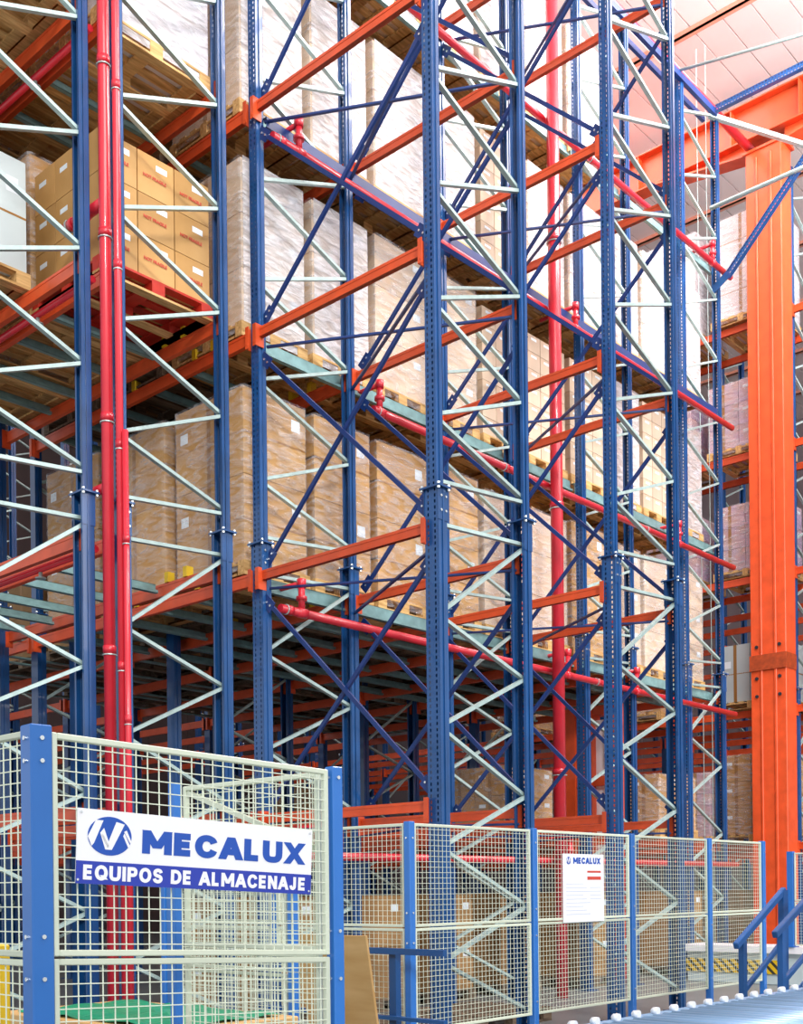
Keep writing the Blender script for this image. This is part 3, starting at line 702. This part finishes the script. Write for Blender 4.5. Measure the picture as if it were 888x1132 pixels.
G = {'M': [[(0,0),(0,1)],[(0,1),(.5,.15)],[(.5,.15),(1,1)],[(1,1),(1,0)]], 'E': [[(0,0),(0,1)],[(0,1),(.9,1)],[(0,.5),(.82,.5)],[(0,0),(.9,0)]],
 'A': [[(-.05,0),(.5,1)],[(.5,1),(1.05,0)],[(.2,.28),(.8,.28)]], 'L': [[(0,1),(0,0)],[(0,0),(.85,0)]], 'X': [[(-.02,0),(1.02,1)],[(-.02,1),(1.02,0)]],
 'N': [[(0,0),(0,1)],[(0,1),(1,0)],[(1,0),(1,1)]], 'I': [[(0,0),(0,1)]], 'J': [[(.8,1),(.8,.3),(.7,.08),(.4,0),(.1,.08),(0,.3)]],
 'U': [[(0,1),(0,.35),(.1,.1),(.3,0),(.7,0),(.9,.1),(1,.35),(1,1)]], 'P': [[(0,0),(0,1)],[(0,1),(.65,1),(.9,.9),(.95,.74),(.9,.55),(.65,.45),(0,.45)]],
 'D': [[(0,0),(0,1)],[(0,1),(.5,1),(.85,.85),(1,.5),(.85,.15),(.5,0),(0,0)]],
 'C': [[(.98,.72),(.85,.92),(.5,1.02),(.15,.88),(0,.5),(.15,.12),(.5,-.02),(.85,.08),(.98,.28)]],
 'O': [[(.5,1.02),(.15,.88),(0,.5),(.15,.12),(.5,-.02),(.85,.12),(1,.5),(.85,.88),(.5,1.02)]],
 'S': [[(.92,.78),(.8,.95),(.48,1.02),(.14,.93),(.06,.74),(.2,.57),(.75,.44),(.92,.26),(.8,.06),(.48,-.02),(.12,.06),(0,.25)]]}
G['Q'] = G['O'] + [[(.55,.3),(1.02,-.08)]]
GW = {'I': 0.0, 'M': .95, 'E': .52, 'L': .5, 'J': .5, 'S': .62, 'P': .58, 'A': .76, 'X': .76, 'U': .66, 'N': .64, 'C': .72, 'O': .76, 'Q': .76, 'D': .66}
def smooth_line(P):
    """Catmull-Rom through the points of a curved stroke"""
    out = []
    for i in range(len(P) - 1):
        p0, p1, p2, p3 = P[max(i-1, 0)], P[i], P[i+1], P[min(i+2, len(P)-1)]
        if P[0] == P[-1] and len(P) > 3:
            if i == 0: p0 = P[-2]
            if i == len(P) - 2: p3 = P[1]
        for k in range(6):
            t = k / 6; out.append(0.5 * ((2*p1) + (p2-p0)*t + (2*p0-5*p1+4*p2-p3)*t*t + (3*p1-p0-3*p2+p3)*t*t*t))
    return out + [P[-1]]
def bold_text(body, m, parent, x0, x1, z0, h, sw, gap, y, name='lettering', space=0.7):
    ws = [GW.get(c, .8) if c != ' ' else None for c in body]
    tot = sum((w_ + sw + gap) if w_ is not None else space for w_ in ws) - gap
    k = (x1 - x0) / tot; mb = MB(); X = x0; sy = h * sw * 0.42; sxw = k * sw / 2; hh = h - 2 * sy; n_st = 0
    for c, w_ in zip(body, ws):
        if w_ is None: X += space * k; continue
        ox = X + sxw
        for line in G[c]:
            n_st += 1; yo = y - 2.5e-5 * (n_st % 5)
            P = [Vector((ox + px * w_ * k if w_ else ox, z0 + sy + pz * hh)) for px, pz in line]
            def slab(q): mb.hexa([(p[0], yy, p[1]) for yy in (y + 0.0008, yo) for p in q])
            if len(P) == 2:
                a, b_ = P; d = b_ - a
                if abs(d.y) < 1e-6: slab([(a.x - sxw, a.y - sy), (b_.x + sxw * .6, a.y - sy), (b_.x + sxw * .6, a.y + sy), (a.x - sxw, a.y + sy)])
                else:
                    lo, hi = (a, b_) if a.y < b_.y else (b_, a); v0, v1 = (line[0][1], line[1][1]) if a.y < b_.y else (line[1][1], line[0][1])
                    yb = z0 if v0 <= 0.001 and v0 > -0.05 else lo.y; yt = z0 + h if v1 >= 0.999 else hi.y; sl = sxw * (1.0 if abs(d.x) < 1e-6 else 1.12)
                    slab([(lo.x - sl, yb), (lo.x + sl, yb), (hi.x + sl, yt), (hi.x - sl, yt)])
                continue
            if c in 'UJ': P[0] = P[0] + Vector((0, 1.0 * sy))
            if c == 'U': P[-1] = P[-1] + Vector((0, 1.0 * sy))
            Q = smooth_line(P) if c not in 'PDUJ' else P
            if c in 'UJPD':
                Q = []
                for i_, p in enumerate(P):                      # round the corners of straight-sided bowls
                    Q.append(p)
                Q = smooth_line(P)
            N = []
            for i_, p in enumerate(Q):
                d = (Q[min(i_+1, len(Q)-1)] - Q[max(i_-1, 0)])
                if Q[0] == Q[-1] and i_ in (0, len(Q) - 1): d = Q[1] - Q[-2]
                dn = Vector((d.x / sxw, d.y / sy)).normalized(); N.append(Vector((-dn.y * sxw, dn.x * sy)))
            for i_ in range(len(Q) - 1):
                if (Q[i_+1] - Q[i_]).length > 1e-7: slab([Q[i_] - N[i_], Q[i_+1] - N[i_+1], Q[i_+1] + N[i_+1], Q[i_] + N[i_]])
        X += (w_ + sw + gap) * k
    return mb.build(name, m, parent)
def fit_text(body, m, parent, x0, x1, z0, h, name, y=-0.0035, off=0.0, spacing=1.0, shear=0.0):
    c = bpy.data.curves.new(name, 'FONT'); c.body = body; c.size = 1; c.extrude = 0.004; c.offset = off; c.space_character = spacing
    t = bpy.data.objects.new(name, c); COL.objects.link(t); bpy.context.view_layer.update()
    me = bpy.data.meshes.new_from_object(t.evaluated_get(bpy.context.evaluated_depsgraph_get())); bpy.data.objects.remove(t)
    xs = [v.co.x for v in me.vertices]; ys = [v.co.y for v in me.vertices]; ax, bx, ay, by = min(xs), max(xs), min(ys), max(ys)
    for v in me.vertices:
        X = x0 + (v.co.x - ax) / (bx - ax) * (x1 - x0); Z = z0 + (v.co.y - ay) / (by - ay) * h
        v.co = (X, y - v.co.z * 0.1, Z)
    me.materials.clear(); me.materials.append(M[m]); return link(name, me, parent)
# big sign
SO = Vector((1.980, 3.165, 1.384)); sx_ = Vector((0.940, -0.0700, -0.045)); W_S = sx_.length; H_S = 0.237
e = bpy.data.objects.new('company_sign', None); COL.objects.link(e)
ex = sx_.normalized(); ey = Vector((0, 0, 1)).cross(ex).normalized(); ez = ex.cross(ey)
# keep the sign's sides plumb: shear is avoided, the board follows the fence slope
e.matrix_world = Matrix.Translation(SO) @ Matrix((ex, ey, ez)).transposed().to_4x4()
tag(e, 'wide white and blue company sign hung on the near mesh fence', 'sign')
mb = MB(); mb.box((0, -0.002, 0), (W_S, 0.002, H_S)); mb.build('board', 'white', e)
mb = MB(); mb.box((0, -0.0026, 0), (W_S, 0.0, H_S * 0.305)); mb.build('band', 'bband', e)
bold_text('MECALUX', 'bink', e, 0.246 * W_S, 0.965 * W_S, 0.455 * H_S, 0.325 * H_S, 0.34, 0.09, -0.0034)
bold_text('EQUIPOS DE ALMACENAJE', 'white', e, 0.0255 * W_S, 0.972 * W_S, 0.055 * H_S, 0.2 * H_S, 0.29, 0.13, -0.0040, space=0.55)
def logo(parent, cx, cz, rx, rz, y, bg_='white', fg='bink'):
    n = 48; mb = MB(); pts = [(cx + rx * math.cos(2*math.pi*i/n), y, cz + rz * math.sin(2*math.pi*i/n)) for i in range(n)]
    mb.quad(pts[::-1]); pb = [(p[0], y + 0.0006, p[2]) for p in pts]; mb.quad(pb)
    for i in range(n): mb.quad((pts[i], pts[(i+1) % n], pb[(i+1) % n], pb[i]))
    lo = mb.build('emblem', fg, parent)
    P = lambda u_, v_, k=0: (cx + u_ * rx, y - 0.0004 - k, cz + v_ * rz)
    mb = MB()
    for poly in (((-0.66, 0.78), (-0.32, 0.78), (-0.72, -0.42), (-0.82, -0.56), (-1.0, -0.08)),
                 ((0.27, 0.76), (0.66, 0.66), (0.10, -0.70), (-0.20, -0.70), (-0.45, 0.14), (-0.28, 0.40), (-0.06, -0.28)),
                 ((-0.40, 0.02), (-0.33, 0.10), (-0.02, -0.54), (-0.10, -0.62)),
                 ((0.64, 0.28), (0.76, 0.36), (1.0, -0.22), (0.96, -0.34)),
                 ((0.60, 0.06), (0.66, 0.20), (0.93, -0.42), (0.86, -0.56)),):
        mb.quad([P(*q) for q in poly][::-1])
        mb.quad([(P(*q)[0], y, P(*q)[2]) for q in poly])
    mb.build('emblem_strokes', bg_, lo)
    mb = MB(); return lo
logo(e, 0.121 * W_S, 0.655 * H_S, 0.078, 0.062, -0.0034)
for a, c in ((0.006, 0.012), (W_S - 0.012, 0.012), (0.012, H_S - 0.012), (W_S - 0.012, H_S - 0.012)):
    mb = MB(); mb.tube((a, -0.006, c), (a, 0.002, c), 0.004, 8); mb.build('rivet', 'steel', e)
# paper notice
e = empty('paper_notice', (7.49, FV - 0.022, 1.085), 'white paper notice with blue heading hung on the far mesh fence', 'notice')
mb = MB(); mb.box((0, -0.003, 0), (0.585, 0.003, 0.54)); mb.build('sheet', 'white', e)
logo(e, 0.075, 0.487, 0.032, 0.030, -0.0046)
bold_text('MECALUX', 'bink', e, 0.14, 0.535, 0.462, 0.05, 0.32, 0.10, -0.0046)
mb = MB(); mb.box((0.34, -0.0042, 0.392), (0.54, -0.003, 0.408)); mb.box((0.34, -0.0042, 0.335), (0.54, -0.003, 0.362)); mb.build('red_print', 'ink', e)
mb = MB()
for i in range(9): mb.box((0.04, -0.0036, 0.30 - 0.03 * i), (0.28 + 0.05 * (i % 3), -0.003, 0.306 - 0.03 * i)); 
for i in range(4): mb.box((0.38, -0.0036, 0.27 - 0.03 * i), (0.54, -0.003, 0.276 - 0.03 * i))
mb.build('faint_print', 'faint', e)

# ------------------------------------------------------------ low barriers, handrails, conveyor
e = empty('floor_barrier', (15.1, 5.7, 0), 'low pale barrier with a yellow and black striped edge, behind the far fence', 'barrier')
mb = MB(); mb.box((0, -2.7, 0), (0.5, 2.4, 0.47)); bevel(mb.build('body', 'hollow', e), 0.01)
mb = MB(); mb.box((-0.1, -2.75, 0.44), (0.6, 2.45, 0.53)); mb.build('top_rail', 'white', e)
mb = MB(); mb.box((-0.03, 1.0, 0.15), (0.0, 2.4, 0.34)); mb.build('warning_strip', 'hazard', e)
panel((15.05, 6.47), (15.05, 5.0), 0.55, 1.8, 1.15, 'distant mesh fence panel at the right edge, beyond the orange column foot')
e = empty('fence_post', (15.05, 6.52, 0.53), 'distant blue fence post right of the orange column, on the low barrier', 'fence post'); mb = MB(); mb.box((-0.04, -0.04, 0), (0.04, 0.04, 1.29)); mb.build('tube', 'fblue', e)
mb = MB(); mb.box((-0.08, -0.07, 0), (0.08, 0.07, 0.012)); mb.build('foot_plate', 'fblue', e)
# guard rail in front of the far fence corner
e = empty('guard_rail', (5.52, 4.63, 0), 'dark blue double guard rail standing before the left part of the far fence', 'guard rail')
for z, h in ((0.955, 0.04), (0.52, 0.025)):
    mb = MB(); mb.box((-0.02, 0, z - h/2), (0.02, 1.7, z + h/2)); mb.build('rail', 'rblue', e)
for dy in (0.47, 1.64):
    mb = MB(); mb.box((0.02, dy - 0.03, 0), (0.07, dy + 0.03, 0.97)); mb.build('post', 'rblue', e)
    mb = MB(); mb.box((-0.03, dy - 0.06, 0), (0.11, dy + 0.06, 0.01)); mb.build('foot_plate', 'rblue', e)
# stair handrails
def handrail(x0, y0, z0, x1, z1, label, drop=0.42, xe=None, z_in=0.05):
    e = empty('stair_handrail', (x0, y0, 0), label, 'handrail'); d = x1 - x0; s = (z1 - z0) / d
    mb = MB(); mb.box((-0.03, -0.022, 0), (0.03, 0.022, z0 - 0.02)); mb.build('post', 'rblue', e)
    mb = MB(); mb.box((d - 0.045, -0.025, 0), (d + 0.045, 0.025, z1)); mb.build('post', 'rblue', e)
    mb = MB(); mb.bar((-0.12, 0, z0 - 0.12 * s), (d + 0.02, 0, z1), 0.045, 0.055); bevel(mb.build('top_rail', 'rblue', e), 0.006)
    mb = MB(); mb.bar((0.0, 0, z0 - drop), (d, 0, z1 - drop), 0.035, 0.045); bevel(mb.build('mid_rail', 'rblue', e), 0.006)
    for dx in (0, d):
        mb = MB(); mb.box((dx - 0.08, -0.07, 0), (dx + 0.08, 0.07, 0.012)); mb.build('foot_plate', 'rblue', e)
    return e
handrail(8.46, 4.06, 0.95, 9.21, 1.32, 'blue sloping stair handrail standing before the right end of the far fence')
handrail(8.36, 3.70, 1.04, 9.6, 1.58, 'second blue stair handrail, cut by the right edge of the photo')
e = empty('stair_step', (8.9, 3.9, 0), 'low dark steel steps between the two blue handrails', 'steps')
for i in range(3):
    mb = MB(); mb.box((-0.35 + 0.3 * i, -0.14, 0.12 + 0.13 * i), (-0.02 + 0.3 * i, 0.09, 0.15 + 0.13 * i)); mb.build('tread', 'rblue', e)
mb = MB(); mb.bar((-0.4, -0.15, 0.06), (0.62, -0.15, 0.5), 0.012, 0.14); mb.bar((-0.4, 0.1, 0.06), (0.62, 0.1, 0.5), 0.012, 0.14); mb.build('stringer', 'rblue', e)
# roller conveyor
e = empty('roller_conveyor', (4.6, 2.75, 0), 'steel roller conveyor across the lower right corner', 'conveyor')
ZC = 0.64
for yy in (-0.55, 0.55):
    mb = MB(); mb.box((0, yy - 0.02, ZC - 0.16), (8.0, yy + 0.02, ZC - 0.005)); mb.box((0, yy - 0.06 if yy < 0 else yy - 0.02, ZC - 0.012), (8.0, yy + 0.06 if yy > 0 else yy + 0.02, ZC - 0.004)); tag(mb.build('side_rail', 'roller', e), None)
mb = MB(); mb.tube((0, -0.51, 0), (0, 0.51, 0), 0.038, 16); RM = mb.mesh('roller', 'roller')
for p in RM.polygons: p.use_smooth = len(p.vertices) == 4
mb = MB(); mb.tube((0, 0, 0), (0, 0.035, 0), 0.023, 14, r2=0.02); mb.tube((0, 0.035, 0), (0, 0.045, 0), 0.02, 14, r2=0.01); CM = mb.mesh('end_cap', 'white')
for p in CM.polygons: p.use_smooth = len(p.vertices) == 4
for i in range(75):
    r_ = link('roller', RM, e, (0.15 + 0.105 * i, 0, ZC - 0.03))
    if i % 2 == 0 and i < 60: link('end_cap', CM, e, (0.15 + 0.105 * i, 0.545, ZC + 0.012))
mb = MB(); mb.box((0.05, 0.44, ZC - 0.14), (7.95, 0.46, ZC - 0.05)); tag(mb.build('chain_guard', 'rblue', e), 'blue chain guard')
for xx in (0.3, 3.0, 5.6, 7.7):
    for yy in (-0.55, 0.55):
        mb = MB(); mb.box((xx - 0.04, yy - 0.03, 0), (xx + 0.04, yy + 0.03, ZC - 0.16)); mb.box((xx - 0.08, yy - 0.07, 0), (xx + 0.08, yy + 0.07, 0.012)); mb.build('leg', 'rblue', e)
# table with green film, yellow post, leaning board
e = empty('low_table', (3.55, 5.05, 0), 'brown topped low table under green film, behind the lower half of the near fence', 'table')
mb = MB(); mb.box((-0.42, -0.75, 0.60), (0.42, 0.75, 0.72)); bevel(mb.build('tabletop', 'board', e), 0.006)
for a in (-0.36, 0.36):
    for c in (-0.68, 0.68):
        mb = MB(); mb.box((a - 0.03, c - 0.03, 0), (a + 0.03, c + 0.03, 0.60)); mb.build('leg', 'zinc', e)
mb = MB(); n = 14
for i in range(n):
    for j in range(n):
        q = []
        for di, dj in ((0, 0), (1, 0), (1, 1), (0, 1)):
            xx = -0.36 + 0.72 * (i + di) / n; yy = -0.68 + 1.3 * (j + dj) / n
            q.append((3.55 + xx, 5.05 + yy, 0.732 + 0.012 * math.sin(xx * 23 + yy * 7) * math.cos(yy * 17)))
        mb.quad(q)
o = mb.build('green_film', 'green'); so = o.modifiers.new('t', 'SOLIDIFY'); so.thickness = 0.003
tag(o, 'crumpled bright green film spread on the low table behind the near fence', 'film')
e = empty('guard_post', (2.5, 4.62, 0), 'yellow post at the left edge behind the near corner fence', 'post'); mb = MB(); mb.box((-0.045, -0.045, 0.012), (0.045, 0.045, 1.14)); bevel(mb.build('shaft', 'yellow', e), 0.01)
mb = MB(); mb.box((-0.09, -0.09, 0), (0.09, 0.09, 0.012)); mb.build('foot_plate', 'yellow', e)
e = empty('leaning_board', (5.0, 5.2, 0.0), 'tan plywood board leaning behind the near fence post right of the sign', 'board')
mb = MB(); mb.hexa(((0.30, -0.27, 0), (0.32, -0.27, 0), (0.32, 0.3, 0), (0.30, 0.3, 0), (0.0, -0.38, 1.08), (0.02, -0.38, 1.08), (0.02, 0.3, 1.08), (0.0, 0.3, 1.08))); bevel(mb.build('sheet', 'board', e), 0.003)
# floor-level cartons and pallets seen through the fences
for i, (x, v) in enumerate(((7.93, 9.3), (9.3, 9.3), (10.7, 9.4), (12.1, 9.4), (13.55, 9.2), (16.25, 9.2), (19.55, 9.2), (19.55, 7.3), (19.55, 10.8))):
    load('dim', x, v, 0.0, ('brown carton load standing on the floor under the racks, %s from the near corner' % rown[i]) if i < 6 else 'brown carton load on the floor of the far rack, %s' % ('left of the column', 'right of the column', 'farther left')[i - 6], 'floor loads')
for i, (x, v) in enumerate(((7.9, 7.2), (9.2, 7.3))):
    o = link('wooden_pallet', pal(1.2, 1.0, 'dwood'), None, (x, v, 0.0)); tag(o, 'grey wooden pallet on the floor of the gallery, %s the big central frame' % ('beside' if i == 0 else 'behind'), 'pallet')
